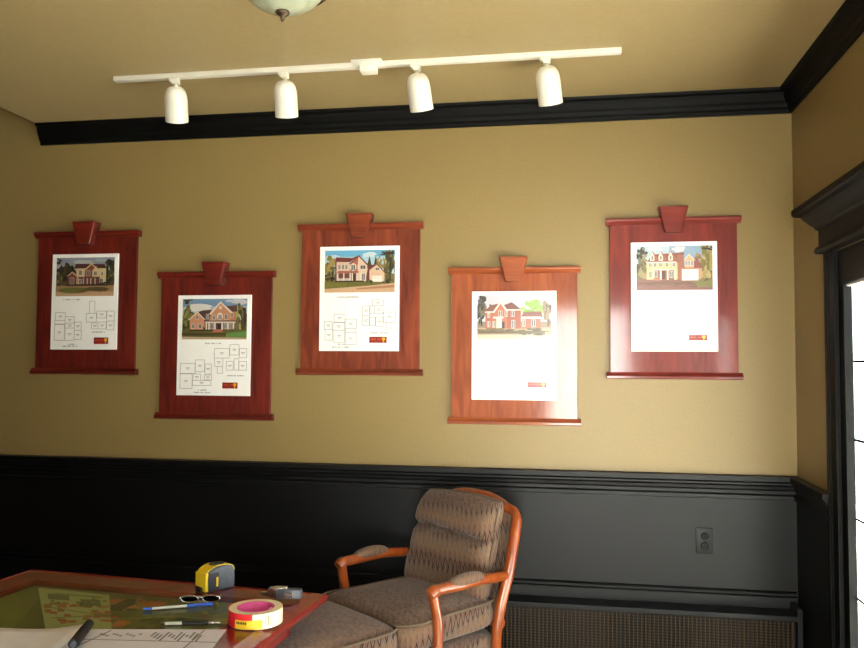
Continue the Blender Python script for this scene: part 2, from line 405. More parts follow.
# wall outlet
ot = thing('wall_outlet', 'black double socket outlet on the wainscot right of the armchair', 'outlet', (.578, -.008, .742))
MB().box(-.036, .036, -.007, 0, -.056, .056, .003).build('cover_plate', MT['black'], ot, smooth=40)
for s in (-1, 1):
    k = MB(); k.lathe([(.0, -.004), (.0165, -.004), (.0165, .003), (.015, .0045), (0, .0045)], 24, Matrix.Translation((0, -.006, s * .021)) @ Matrix.Rotation(PI / 2, 4, 'X'))
    so = k.build('socket', MT['blacktrim'], ot, smooth=40)
    k = MB(); k.box(-.007, -.0045, -.0112, -.0108, s * .021, s * .021 + .009); k.box(.0045, .007, -.0112, -.0108, s * .021, s * .021 + .008)
    k.box(-.0025, .0025, -.0112, -.0108, s * .021 - .009, s * .021 - .004); k.build('slots', MT['slot'], so)
k = MB(); k.lathe([(0, 0), (.003, 0), (.003, .002), (0, .0025)], 12, Matrix.Translation((0, -.0065, 0)) @ Matrix.Rotation(PI / 2, 4, 'X')); k.build('screw', MT['blacktrim'], ot)

# ------------------------------------------------------------------ printed flat artwork
class Ink:
    """Flat coloured patches, each printed a hair above the one before; build() makes ONE mesh."""
    def __init__(s, f, dz=2.5e-5): s.f = f; s.P = []; s.d = dz
    def poly(s, pts, c): s.P.append(([s.f(*p) for p in pts], c)); return s
    def rect(s, x0, y0, x1, y1, c): return s.poly([(x0, y0), (x1, y0), (x1, y1), (x0, y1)], c)
    def blob(s, x, y, rx, ry, c, n=14, j=.25, seed=0):
        r = random.Random(seed + int(x * 7 + y * 3)); pts = []
        for k in range(n):
            a = 2 * PI * k / n; q = 1 + (r.random() - .5) * 2 * j
            pts.append((x + rx * q * math.cos(a), y + ry * q * math.sin(a)))
        return s.poly(pts, c)
    def leaves(s, x, y, rx, ry, cols, k=14, sz=.3, seed=1):
        r = random.Random(seed + int(x + y))
        for i in range(k):
            a = r.random() * 2 * PI; d = math.sqrt(r.random())
            s.blob(x + rx * d * math.cos(a), y + ry * d * math.sin(a), rx * sz * (.6 + r.random()), ry * sz * (.6 + r.random()), cols[i % len(cols)], 9, .35, i)
        return s
    def line(s, x0, y0, x1, y1, w, c):
        dx, dy = x1 - x0, y1 - y0; L = math.hypot(dx, dy) or 1; nx, ny = -dy / L * w / 2, dx / L * w / 2
        return s.poly([(x0 + nx, y0 + ny), (x1 + nx, y1 + ny), (x1 - nx, y1 - ny), (x0 - nx, y0 - ny)], c)
    def build(s, name, parent, up, mat=None):
        me = bpy.data.meshes.new(name); vs = []; fs = []; cs = []
        upv = Vector(up)
        for i, (pts, c) in enumerate(s.P):
            b = len(vs); vs += [Vector(p) + upv * (s.d * (i + 1)) for p in pts]; fs.append(tuple(range(b, b + len(pts)))); cs.append(c)
        me.from_pydata(vs, [], fs)
        a = me.color_attributes.new('ink', 'FLOAT_COLOR', 'CORNER')
        for p, c in zip(me.polygons, cs):
            for li in p.loop_indices: a.data[li].color = rgb(*[v * .92 for v in c])
            if p.normal.dot(upv) < 0: p.flip()
        me.materials.append(mat or MT['ink'])
        o = bpy.data.objects.new(name, me); COL.objects.link(o)
        if parent is not None: o.parent = parent
        return o

def pic_map(x0, x1, y0, y1, pw, ph):
    """Patch coordinates inside bounds -> the picture area of a sheet pw x ph (local x, z; sheet faces -y)."""
    def f(x, y):
        p = (x - x0) / (x1 - x0); q = 1 - (y - y0) / (y1 - y0)
        p = min(max(p, 0), 1); q = min(max(q, 0), 1)
        u = .065 + .88 * p; v = .558 + .404 * q
        return ((u - .5) * pw, 0, (v - .5) * ph)
    return f
def win(I, x0, y0, x1, y1, fr=(235, 225, 210), gl=(92, 92, 96), b=4):
    I.rect(x0 - b, y0 - b, x1 + b, y1 + b, fr); I.rect(x0, y0, x1, y1, gl); I.rect((x0 + x1) / 2 - 1.5, y0, (x0 + x1) / 2 + 1.5, y1, fr)
GREEN = [(84, 84, 40), (110, 108, 54), (62, 62, 34), (132, 120, 66)]
DARK = [(48, 44, 30), (70, 60, 40), (38, 34, 26)]

def house_a(pw, ph):          # cream and brick house, dark trees, round lawn
    I = Ink(pic_map(82, 752, 80, 555, pw, ph))
    I.rect(82, 80, 752, 300, (150, 158, 172)); I.rect(82, 170, 752, 300, (178, 182, 188)); I.rect(82, 300, 752, 430, (80, 66, 50)); I.blob(400, 140, 120, 34, (196, 196, 198)); I.blob(600, 120, 90, 26, (170, 178, 190))
    I.leaves(170, 300, 100, 130, DARK + [(92, 76, 48)], 26); I.leaves(110, 350, 40, 80, GREEN, 12); I.leaves(700, 260, 60, 120, DARK, 20); I.leaves(710, 310, 40, 50, GREEN, 10)
    for k in range(5): I.line(690 + k * 14, 100 + k * 6, 740, 170 + k * 18, 8, (60, 54, 50))
    I.leaves(115, 130, 34, 40, DARK, 8)
    I.rect(82, 425, 752, 555, (170, 134, 100)); I.rect(82, 500, 752, 555, (204, 164, 128))
    I.rect(320, 200, 660, 415, (226, 204, 152)); I.poly([(290, 215), (310, 155), (640, 165), (665, 215)], (92, 44, 42))
    I.poly([(400, 240), (490, 148), (575, 240)], (232, 204, 150)); I.poly([(420, 240), (490, 170), (560, 240)], (150, 72, 52)); I.rect(415, 235, 500, 410, (146, 66, 52))
    I.poly([(500, 250), (540, 185), (590, 260)], (228, 206, 158)); I.rect(505, 250, 585, 320, (222, 200, 150))
    I.poly([(255, 225), (270, 190), (318, 260), (318, 290)], (28, 22, 24))
    I.poly([(205, 310), (270, 250), (330, 310)], (222, 190, 140)); I.poly([(225, 310), (270, 268), (315, 310)], (140, 62, 56)); I.rect(215, 305, 322, 412, (132, 58, 54))
    for a in ((350, 240, 380, 295), (435, 245, 475, 305), (522, 255, 552, 300), (605, 265, 625, 305), (250, 330, 290, 405)): win(I, *a)
    I.rect(335, 320, 590, 335, (110, 52, 50)); I.rect(335, 335, 590, 410, (110, 62, 54))
    for x in (340, 395, 440, 480, 530): I.rect(x, 335, x + 14, 410, (214, 190, 176))
    win(I, 590, 345, 625, 400); win(I, 352, 350, 378, 400)
    I.rect(200, 408, 680, 430, (52, 38, 30)); I.leaves(640, 400, 60, 20, DARK, 8)
    I.blob(300, 485, 180, 34, (112, 112, 52), 20, .08); I.blob(560, 470, 140, 26, (96, 84, 44), 20, .1); I.line(340, 500, 420, 490, 14, (120, 70, 50)); I.leaves(620, 490, 60, 14, [(130, 60, 50), (90, 70, 40)], 8)
    return I
def house_b(pw, ph):          # pink brick house with full front porch
    I = Ink(pic_map(82, 780, 65, 520, pw, ph))
    I.rect(82, 65, 780, 300, (120, 152, 186)); I.rect(82, 150, 780, 300, (176, 190, 204)); I.rect(82, 300, 780, 412, (112, 102, 70)); I.blob(240, 165, 150, 40, (228, 226, 222)); I.blob(700, 100, 90, 30, (206, 204, 206)); I.blob(600, 90, 60, 14, (190, 196, 206))
    I.leaves(140, 290, 60, 120, GREEN + [(150, 146, 70)], 24); I.leaves(130, 90, 60, 26, DARK, 8); I.leaves(720, 260, 50, 130, GREEN + [(176, 172, 84)], 20); I.leaves(750, 300, 30, 120, DARK, 14); I.rect(740, 220, 752, 420, (70, 56, 50))
    I.rect(82, 410, 780, 520, (104, 96, 52)); I.poly([(560, 450), (780, 425), (780, 490), (560, 495)], (104, 148, 80)); I.poly([(82, 490), (780, 500), (780, 520), (82, 520)], (198, 168, 136))
    I.rect(370, 190, 660, 410, (198, 128, 98)); I.poly([(250, 215), (300, 195), (400, 185), (370, 320), (330, 320)], (96, 66, 62)); I.poly([(560, 150), (672, 135), (680, 210), (620, 210)], (104, 66, 58))
    I.poly([(370, 240), (495, 92), (640, 230)], (236, 222, 208)); I.poly([(395, 240), (495, 115), (610, 230), (610, 310), (395, 310)], (206, 142, 108))
    I.blob(495, 165, 16, 20, (226, 208, 190), 16, 0)
    I.poly([(150, 300), (245, 205), (335, 300)], (228, 214, 198)); I.poly([(165, 300), (245, 222), (322, 300), (330, 415), (165, 415)], (212, 148, 112))
    for a in ((412, 250, 436, 300), (545, 240, 572, 295), (612, 225, 634, 270), (345, 240, 368, 290)): win(I, *a)
    I.blob(492, 262, 32, 42, (232, 218, 200), 18, 0); I.rect(475, 245, 510, 298, (120, 116, 120)); I.rect(490, 245, 495, 298, (230, 215, 200))
    for a in ((232, 255, 258, 290), (192, 350, 218, 395), (264, 350, 292, 395)): win(I, *a)
    I.poly([(330, 340), (345, 310), (660, 305), (680, 332)], (120, 86, 80)); I.rect(335, 322, 660, 336, (230, 220, 206)); I.rect(335, 336, 660, 412, (112, 70, 62))
    for x in (340, 368, 432, 510, 572, 632): I.rect(x, 332, x + 15, 414, (236, 228, 216))
    win(I, 395, 348, 425, 400); win(I, 540, 348, 566, 400); I.rect(470, 345, 502, 408, (46, 36, 44)); win(I, 595, 348, 622, 400)
    I.poly([(420, 408), (515, 408), (525, 440), (410, 440)], (190, 110, 92)); I.rect(160, 410, 420, 430, (70, 60, 40)); I.leaves(320, 400, 14, 24, DARK, 6); I.leaves(600, 412, 70, 12, GREEN, 8); I.rect(82, 450, 560, 475, (76, 70, 40))
    return I
def house_c(pw, ph):          # cream siding house with detached garage gable
    I = Ink(pic_map(70, 790, 40, 500, pw, ph))
    I.rect(70, 40, 790, 300, (112, 186, 228)); I.rect(70, 110, 790, 300, (178, 216, 232)); I.rect(70, 300, 790, 378, (124, 112, 74)); I.blob(520, 90, 70, 30, (214, 230, 236)); I.blob(160, 110, 70, 20, (196, 222, 234))
    I.leaves(120, 240, 60, 120, [(140, 124, 62), (112, 100, 48), (168, 146, 84)], 24); I.rect(140, 270, 156, 360, (60, 46, 34)); I.leaves(120, 330, 60, 40, DARK, 10)
    I.poly([(500, 240), (530, 100), (560, 240)], (66, 72, 40)); I.poly([(568, 240), (595, 100), (622, 240)], (60, 68, 40)); I.leaves(650, 170, 40, 60, [(176, 150, 80), (150, 128, 66)], 12)
    I.leaves(740, 220, 55, 140, [(96, 92, 52), (70, 66, 40), (132, 118, 64)], 26); I.leaves(700, 70, 90, 28, DARK, 12); I.rect(735, 120, 750, 380, (58, 46, 38))
    I.rect(70, 375, 790, 500, (112, 108, 48)); I.poly([(70, 460), (560, 425), (790, 400), (790, 500), (70, 500)], (212, 172, 136)); I.poly([(400, 455), (790, 420), (790, 450), (400, 470)], (182, 128, 96))
    I.rect(185, 155, 320, 380, (228, 196, 170)); I.poly([(178, 165), (186, 116), (350, 126), (420, 100), (330, 170)], (116, 50, 48)); I.rect(178, 150, 192, 380, (122, 66, 56))
    I.poly([(320, 190), (420, 92), (525, 205)], (120, 52, 48)); I.poly([(330, 195), (405, 120), (410, 270), (330, 270)], (184, 104, 76)); I.poly([(412, 130), (420, 110), (510, 210), (498, 380), (412, 380)], (236, 206, 182))
    for a in ((212, 198, 232, 246), (250, 198, 270, 246), (284, 198, 304, 246), (440, 208, 490, 246)): win(I, *a)
    I.blob(365, 225, 34, 42, (240, 226, 206), 18, 0); I.rect(345, 200, 385, 258, (110, 110, 104)); I.rect(362, 200, 367, 258, (240, 226, 206))
    I.poly([(190, 296), (214, 264), (425, 268), (415, 296)], (170, 104, 92)); I.rect(196, 294, 412, 375, (116, 66, 56)); I.rect(200, 345, 330, 375, (210, 190, 178))
    for x in (200, 262, 328, 350, 398): I.rect(x, 290, x + 13, 378, (240, 230, 216))
    I.rect(365, 300, 385, 370, (66, 40, 36)); win(I, 456, 298, 486, 366, gl=(120, 116, 112)); I.rect(436, 290, 448, 375, (240, 228, 214))
    I.poly([(500, 330), (520, 210), (600, 195), (540, 300), (530, 370), (500, 370)], (112, 48, 46)); I.poly([(520, 258), (606, 186), (700, 290), (690, 296)], (130, 72, 60))
    I.poly([(532, 262), (606, 202), (686, 290), (686, 385), (560, 385), (532, 355)], (234, 196, 166)); I.rect(558, 322, 664, 388, (246, 240, 232)); I.line(558, 344, 664, 344, 3, (214, 204, 196)); win(I, 596, 236, 630, 262)
    I.rect(180, 372, 480, 388, (70, 50, 34)); I.leaves(520, 385, 40, 18, DARK, 8); I.leaves(730, 390, 55, 24, DARK, 10); I.poly([(70, 385), (300, 390), (300, 440), (70, 440)], (124, 118, 54))
    return I
def house_d(pw, ph):          # red brick house with low wing
    I = Ink(pic_map(95, 452, 78, 290, pw, ph))
    I.rect(95, 78, 452, 200, (206, 204, 214)); I.rect(95, 130, 452, 220, (226, 222, 224))
    I.rect(95, 205, 452, 240, (150, 128, 106)); I.leaves(112, 150, 20, 60, DARK + [(120, 110, 90)], 22); I.leaves(118, 110, 22, 24, [(90, 84, 76), (60, 54, 48)], 12); I.leaves(150, 150, 22, 24, [(150, 110, 80), (110, 90, 66)], 10)
    I.leaves(360, 140, 46, 34, [(150, 186, 92), (132, 170, 78), (170, 200, 112)], 22); I.leaves(432, 160, 22, 56, [(140, 116, 96), (110, 90, 74), (160, 140, 112)], 18)
    I.rect(95, 235, 452, 290, (196, 168, 136)); I.rect(95, 270, 452, 290, (226, 204, 180))
    I.poly([(225, 125), (262, 112), (310, 148), (230, 150)], (126, 70, 62)); I.rect(135, 150, 245, 240, (186, 104, 78)); I.rect(240, 148, 306, 240, (172, 96, 74))
    I.poly([(128, 156), (160, 126), (200, 118), (180, 160)], (130, 78, 66)); I.poly([(172, 156), (208, 106), (246, 156)], (240, 228, 214)); I.poly([(180, 160), (208, 118), (238, 160), (238, 238), (180, 238)], (194, 112, 84))
    I.rect(134, 156, 180, 162, (238, 228, 216)); I.rect(240, 146, 308, 152, (238, 228, 216))
    I.poly([(304, 186), (318, 160), (402, 156), (410, 186)], (140, 84, 72)); I.rect(306, 182, 402, 192, (240, 232, 220)); I.rect(310, 192, 400, 240, (188, 108, 82))
    for a in ((146, 166, 156, 184), (200, 154, 214, 178), (230, 154, 240, 180), (260, 154, 274, 180), (146, 206, 156, 230), (262, 200, 276, 236), (170, 206, 180, 232), (314, 198, 326, 228), (358, 198, 374, 230)): win(I, *a, b=2)
    I.rect(172, 182, 222, 190, (240, 232, 220)); I.rect(188, 190, 214, 238, (232, 220, 206)); I.rect(214, 206, 228, 238, (70, 48, 44))
    I.leaves(190, 252, 90, 14, [(112, 100, 70), (90, 80, 56), (130, 112, 80)], 22, .25); I.leaves(360, 254, 66, 16, [(88, 84, 56), (70, 66, 46), (108, 100, 66)], 20, .25); I.rect(100, 250, 420, 264, (108, 90, 66))
    return I
def house_e(pw, ph):          # cream house with three dormers and white garage door
    I = Ink(pic_map(70, 780, 65, 485, pw, ph))
    I.rect(70, 65, 780, 320, (150, 178, 204)); I.rect(70, 65, 380, 320, (190, 208, 220)); I.rect(70, 300, 780, 378, (122, 108, 78)); I.blob(470, 100, 60, 30, (226, 222, 224)); I.blob(240, 90, 80, 20, (212, 220, 226))
    I.leaves(120, 130, 50, 60, DARK + [(140, 140, 130)], 20); I.leaves(130, 270, 60, 100, [(120, 110, 76), (86, 76, 52), (160, 146, 100)], 26); I.leaves(730, 230, 60, 150, [(168, 150, 84), (126, 116, 62), (190, 170, 104)], 30); I.leaves(720, 90, 60, 26, DARK, 8); I.leaves(640, 190, 50, 40, [(170, 140, 90), (140, 110, 70)], 10)
    I.rect(70, 375, 780, 485, (142, 96, 86)); I.rect(70, 410, 780, 430, (128, 90, 74)); I.leaves(420, 430, 330, 30, [(120, 80, 70), (150, 104, 90), (112, 92, 64)], 40, .12); I.poly([(600, 400), (780, 385), (780, 460), (640, 460)], (132, 122, 72))
    I.rect(165, 215, 470, 385, (232, 198, 146)); I.poly([(165, 228), (215, 145), (520, 130), (500, 225)], (150, 84, 72)); I.rect(455, 150, 515, 385, (170, 104, 84))
    for x in (222, 302, 394): I.poly([(x - 26, 160), (x, 112), (x + 60, 200), (x + 24, 205), (x - 20, 205)], (166, 100, 86)); I.poly([(x - 24, 165), (x - 2, 118), (x + 18, 165), (x + 18, 205), (x - 22, 205)], (242, 230, 206)); I.rect(x - 10, 160, x + 6, 195, (140, 132, 128))
    I.rect(160, 215, 445, 226, (244, 236, 222))
    for x in (190, 235, 285, 345, 410): win(I, x, 228, x + 22, 262, gl=(124, 120, 124))
    I.rect(215, 285, 440, 296, (242, 232, 216)); I.rect(220, 296, 440, 385, (150, 96, 80))
    for x in (222, 290, 355, 425): I.rect(x, 290, x + 15, 388, (242, 232, 216))
    win(I, 190, 310, 212, 366, gl=(130, 124, 124)); win(I, 244, 310, 268, 360, gl=(120, 100, 100)); I.rect(310, 305, 340, 380, (96, 60, 60)); win(I, 385, 310, 412, 366, gl=(130, 120, 124)); I.poly([(225, 375), (295, 375), (300, 392), (220, 392)], (214, 130, 110))
    I.poly([(505, 290), (560, 190), (640, 180), (690, 290)], (152, 86, 76)); I.rect(490, 280, 680, 395, (206, 150, 122)); I.poly([(512, 205), (562, 142), (622, 205)], (240, 222, 196)); I.poly([(522, 205), (562, 155), (608, 205), (608, 275), (522, 275)], (228, 178, 136))
    for x in (530, 556, 582): win(I, x, 212, x + 18, 252, gl=(124, 122, 130))
    I.rect(498, 290, 648, 395, (250, 246, 238)); I.line(498, 332, 648, 332, 3, (226, 214, 206))
    for k in range(6): I.rect(508 + k * 22, 338, 520 + k * 22, 350, (206, 196, 190))
    I.leaves(700, 390, 60, 14, GREEN, 8)
    return I

def plan_map(x0, x1, ybot, hpx, pw, ph):
    return lambda x, y: (((x - x0) / (x1 - x0) - .5) * pw, 0, ((ybot - y) / hpx - .5) * ph)
def floor_plan(I, rooms, c, w=6):
    for x0, y0, x1, y1 in rooms:
        I.line(x0, y0, x1, y0, w, c); I.line(x1, y0, x1, y1, w, c); I.line(x1, y1, x0, y1, w, c); I.line(x0, y1, x0, y0, w, c)
        if x1 - x0 > 60 and y1 - y0 > 50:
            cx, cy = (x0 + x1) / 2, (y0 + y1) / 2
            I.line(cx - 22, cy - 6, cx + 22, cy - 6, 7, c); I.line(cx - 14, cy + 8, cx + 14, cy + 8, 5, c)
def caption(I, x0, x1, y, c, h=14, seed=3):
    r = random.Random(seed); x = x0
    while x < x1:
        w_ = r.uniform(6, 12); I.rect(x, y - h * r.uniform(.3, .6), x + w_, y + h * .5, c); x += w_ + r.choice((4, 4, 5, 16))
def logo(I, x0, y0, x1, y1):
    I.rect(x0, y0, x1, y1, (150, 22, 30)); w_, h_ = x1 - x0, y1 - y0
    caption(I, x0 + w_ * .08, x0 + w_ * .66, y0 + h_ * .42, (206, 96, 54), h_ * .26, 5); caption(I, x0 + w_ * .14, x0 + w_ * .62, y0 + h_ * .74, (190, 70, 48), h_ * .16, 6)
    cx = x0 + w_ * .82
    I.blob(cx, y0 + h_ * .36, w_ * .105, h_ * .28, (242, 190, 40), 18, .06); I.poly([(cx - w_ * .05, y0 + h_ * .5), (cx + w_ * .05, y0 + h_ * .5), (cx + w_ * .02, y0 + h_ * .95), (cx - w_ * .02, y0 + h_ * .95)], (242, 190, 40))

GC = (182, 175, 170); GL_GLARE = (222, 214, 206)  # second grey is paler: glare washed into the plan lines and captions
plans = {
 'a': dict(map=(35, 765, 610, 1050), c=GC, rooms=[[(85, 205, 195, 290), (80, 290, 195, 330), (80, 335, 190, 510), (195, 250, 295, 320), (195, 320, 300, 375), (200, 375, 300, 510), (300, 310, 375, 400), (300, 400, 380, 500)], [(462, 80, 520, 215), (430, 215, 540, 310), (545, 190, 650, 265), (655, 190, 735, 300), (490, 320, 560, 385), (560, 310, 650, 385), (655, 300, 735, 395)]], cap=[(165, 360, 62), (495, 650, 418), (175, 325, 575), (240, 300, 552)], logo=(518, 478, 676, 548)),
 'b': dict(map=(20, 830, 605, 1102), c=GC, rooms=[[(60, 255, 225, 365), (60, 370, 195, 530), (228, 215, 330, 345), (335, 260, 405, 370), (205, 370, 290, 440), (330, 380, 410, 435), (200, 440, 405, 495)], [(435, 90, 600, 195), (440, 195, 530, 285), (470, 285, 528, 360), (605, 45, 705, 160), (710, 90, 790, 190), (570, 230, 645, 325), (655, 200, 705, 325), (708, 230, 790, 325)]], cap=[(330, 520, 34), (580, 760, 385), (215, 395, 572), (260, 340, 545)], logo=(528, 460, 695, 525)),
 'c': dict(map=(28, 835, 580, 1070), c=GC, rooms=[[(180, 205, 292, 285), (82, 280, 160, 360), (90, 360, 165, 470), (170, 290, 290, 370), (180, 370, 290, 490), (295, 255, 408, 350), (300, 350, 405, 390), (298, 390, 408, 515)], [(470, 120, 540, 220), (470, 220, 540, 320), (545, 120, 590, 200), (590, 120, 675, 200), (605, 235, 675, 330), (680, 185, 800, 290), (545, 235, 600, 320), (712, 290, 758, 365), (570, 60, 680, 120)]], cap=[(205, 420, 30), (545, 720, 395), (160, 330, 540), (220, 290, 510)], logo=(540, 435, 714, 496)),
 'd': dict(map=(65, 478, 592, 535), c=GL_GLARE, rooms=[[(90, 455, 150, 500), (90, 500, 130, 545), (150, 445, 225, 490), (150, 490, 200, 540)]], cap=[(230, 300, 330)], logo=(340, 503, 430, 530)),
 'e': dict(map=(22, 840, 580, 1042), c=GL_GLARE, rooms=[[(420, 110, 500, 180), (500, 60, 590, 140), (600, 60, 680, 130), (520, 190, 600, 260), (600, 140, 680, 260), (690, 95, 810, 185), (700, 185, 780, 240)]], cap=[(590, 740, 335)], logo=(568, 424, 738, 476)),
}

# ------------------------------------------------------------------ the five plaques
def plaque(key, cx, zt, wcap, wbd, house, pw, ph, pcx, pcz, label, wood):
    H = .344; zt -= .009 if key != 'e' else .014      # zt: centre of the top rail, H: half the height between rails
    r = thing('wall_plaque', label, 'plaque', (cx, 0, zt - H), 0, 'house plan plaques on the khaki wall')
    t = .022
    MB().box(-wbd / 2, wbd / 2, -t, -.002, -H, H, .002).build('backing_board', MT[wood], r)
    for nm, z in (('top_rail', H), ('bottom_rail', -H)):
        s = 1 if z > 0 else -1
        m_ = MB()
        pr = [(-.002, -s * .016), (-t - .004, -s * .016), (-t - .010, -s * .008), (-t - .018, 0), (-t - .018, s * .012), (-t - .012, s * .014), (-.002, s * .014)]
        m_.loft([[Vector((-wcap / 2, y, z + q)) for y, q in pr], [Vector((wcap / 2, y, z + q)) for y, q in pr]])
        m_.build(nm, MT[wood + '_h'], r, bev=.0015)
    k = MB(); a0, a1, zt_, zb_ = .064, .036, H + .058, H - .055
    def ks(y, sc): return [Vector((-a0 * sc, y, zt_)), Vector((a0 * sc, y, zt_)), Vector((a1 * sc, y, zb_)), Vector((-a1 * sc, y, zb_))]
    k.loft([ks(-.002, 1), ks(-.052, 1), [v * 1 for v in ks(-.060, .93)]])
    k.build('keystone', MT[wood + '_h'], r, bev=.002)
    sx, sz = pcx - cx, pcz - .004 - (zt - H)
    sh = MB().box(-pw / 2, pw / 2, -.008, 0, -ph / 2, ph / 2, .001, 1).build('print_sheet', MT['paper'], r)
    sh.location = (sx, -t - .0003, sz)
    I = house(pw, ph); o = I.build('house_picture', sh, (0, -1, 0)); o.location = (0, -.00802, 0)
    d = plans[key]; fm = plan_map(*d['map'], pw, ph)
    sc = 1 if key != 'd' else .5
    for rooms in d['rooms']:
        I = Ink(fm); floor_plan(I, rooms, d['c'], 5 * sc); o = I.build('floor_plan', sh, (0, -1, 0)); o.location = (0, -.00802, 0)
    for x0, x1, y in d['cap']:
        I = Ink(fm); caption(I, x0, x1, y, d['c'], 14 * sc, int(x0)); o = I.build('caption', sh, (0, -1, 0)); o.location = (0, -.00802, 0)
    I = Ink(plan_map(*d['map'], pw, ph)); logo(I, *d['logo']); o = I.build('logo_label', sh, (0, -1, 0)); o.location = (0, -.00802, 0); o['label'] = 'maroon logo strip with yellow tree'
    return r
plaque('a', -2.381, 2.150, .570, .538, house_a, .360, .478, -2.383, 1.805, 'mahogany plaque farthest left, cream and brick house with round lawn in its print', 'dimmed_deep_red')
plaque('b', -1.690, 1.938, .601, .568, house_b, .377, .486, -1.692, 1.589, 'mahogany plaque hung low at left, pink gabled house with porch columns in print', 'dimmed_deep_red')
plaque('c', -.970, 2.157, .607, .573, house_c, .385, .494, -.971, 1.810, 'mahogany plaque hung high in the middle, cream house with garage gable in print', 'brown_red')
plaque('d', -.247, 1.940, .602, .571, house_d, .383, .494, -.246, 1.591, 'mahogany plaque hung low above the armchair, red brick house in its print', 'orange_brown')
plaque('e', .454, 2.156, .578, .545, house_e, .368, .484, .457, 1.808, 'mahogany plaque nearest the glazed door, house with three dormers in its print', 'rose_red')

# ------------------------------------------------------------------ track and spotlights
TY = -.60
tr = thing('light_track', 'long white ceiling track carrying four white spotlights', 'track light', (-.863, TY, ZC))
MB().box(-1.034, 1.064, -.017, .017, -.02, 0, .003).build('track_rail', MT['white'], tr, smooth=40)
f = MB(); f.box(-.062, .062, -.045, .045, .002, .013, .003); f.box(-.03, .035, -.026, .026, -.030, .001, .006)
fo = f.build('feed_box', MT['white'], tr, smooth=40); fo.location = (.072, -.004, -.014)
def spot(x, lean, label, first=None):
    r = thing('spotlight', label, 'spotlight', (x, TY, ZC - .020), 0, 'white spotlights on the ceiling track')
    if first is None:
        a = MB(); a.box(-.014, .014, -.014, .014, -.024, -.0005, .003); a.box(-.026, -.012, -.012, .012, -.014, -.0005, .003)
        a.build('adapter', MT['white'], r, smooth=40)
        MB().tube([(0, 0, -.028), (0, 0, -.042)], .0075, 12).build('stem', MT['white'], r, smooth=50)
        s = MB()
        outer = [(0, .012), (.012, .0115), (.025, .008), (.037, -.001), (.045, -.015), (.0495, -.034), (.051, -.055), (.051, -.152)]
        inner = [(.0485, -.152), (.048, -.06), (.03, -.03), (0, -.025)]
        s.lathe(outer + inner, 40)
        sh = s.build('shade', MT['white'], r, smooth=50)
        b = MB(); b.lathe([(0, -.02), (.014, -.02), (.015, -.05), (.04, -.1), (.043, -.125), (.03, -.136), (0, -.139)], 28)
        b.build('bulb', MT['bulb'], sh, smooth=60)
    else:
        for ch in first.children:
            c = ch.copy(); COL.objects.link(c); c.parent = r
            for g_ in ch.children:
                d = g_.copy(); COL.objects.link(d); d.parent = c
    for ch in r.children:
        if ch.name.startswith('shade'):
            ch.location = (0, .0, -.043); ch.scale = (.93, .93, .89)
            ch.rotation_euler = (math.radians(26), math.radians(lean), 0)
    return r
s0 = spot(-1.621, 10, 'white spotlight nearest the left end of the track')
spot(-1.142, 5, 'second white spotlight from the left end of the track', s0)
spot(-.593, -5, 'white spotlight on the track just right of the feed box', s0)
spot(-.082, -7, 'white spotlight nearest the right end of the track', s0)

# bowl ceiling lamp
bl = thing('ceiling_lamp', 'opal glass bowl ceiling lamp with bronze finial', 'lamp', (-.858, -1.40, ZC))
pf = [(.002, -.172)] + [(.140 * math.sin(t), -.172 + .118 * (1 - math.cos(t))) for t in [k * .12 for k in range(1, 11)]]
pf2 = pf + [(r_ - .004, z_) for r_, z_ in reversed(pf[1:])] + [(.002, -.168)]
bl.location.z += .033
MB().lathe(pf2, 48).build('glass_bowl', MT['opal'], bl, smooth=60)
rz_ = pf[-1]
q = MB(); q.lathe([(.0, -.033), (.09, -.033), (.09, -.042), (.03, -.05), (.018, -.056), (.018, rz_[1] - .02), (0, rz_[1] - .02)], 32); q.build('ceiling_canopy', MT['bronze'], bl, smooth=40)
q = MB(); q.lathe([(rz_[0] - .012, rz_[1] + .012), (rz_[0] + .006, rz_[1] + .012), (rz_[0] + .008, rz_[1] - .008), (rz_[0] + .001, rz_[1] - .012), (rz_[0] - .012, rz_[1] + .012)], 48)
for k in range(3):
    a = k * 2 * PI / 3 + .6; q.tube([(math.cos(a) * .016, math.sin(a) * .016, -.045), (math.cos(a) * .09, math.sin(a) * .09, -.06), (math.cos(a) * rz_[0], math.sin(a) * rz_[0], rz_[1] + .004)], .006, 8)
q.build('rim', MT['bronze'], bl, smooth=40)
q = MB(); q.lathe([(0, -.165), (.012, -.166), (.021, -.170), (.022, -.176), (.017, -.181), (.007, -.186), (.006, -.194), (.003, -.201), (0, -.203)], 24); q.build('finial', MT['bronze'], bl, smooth=60)

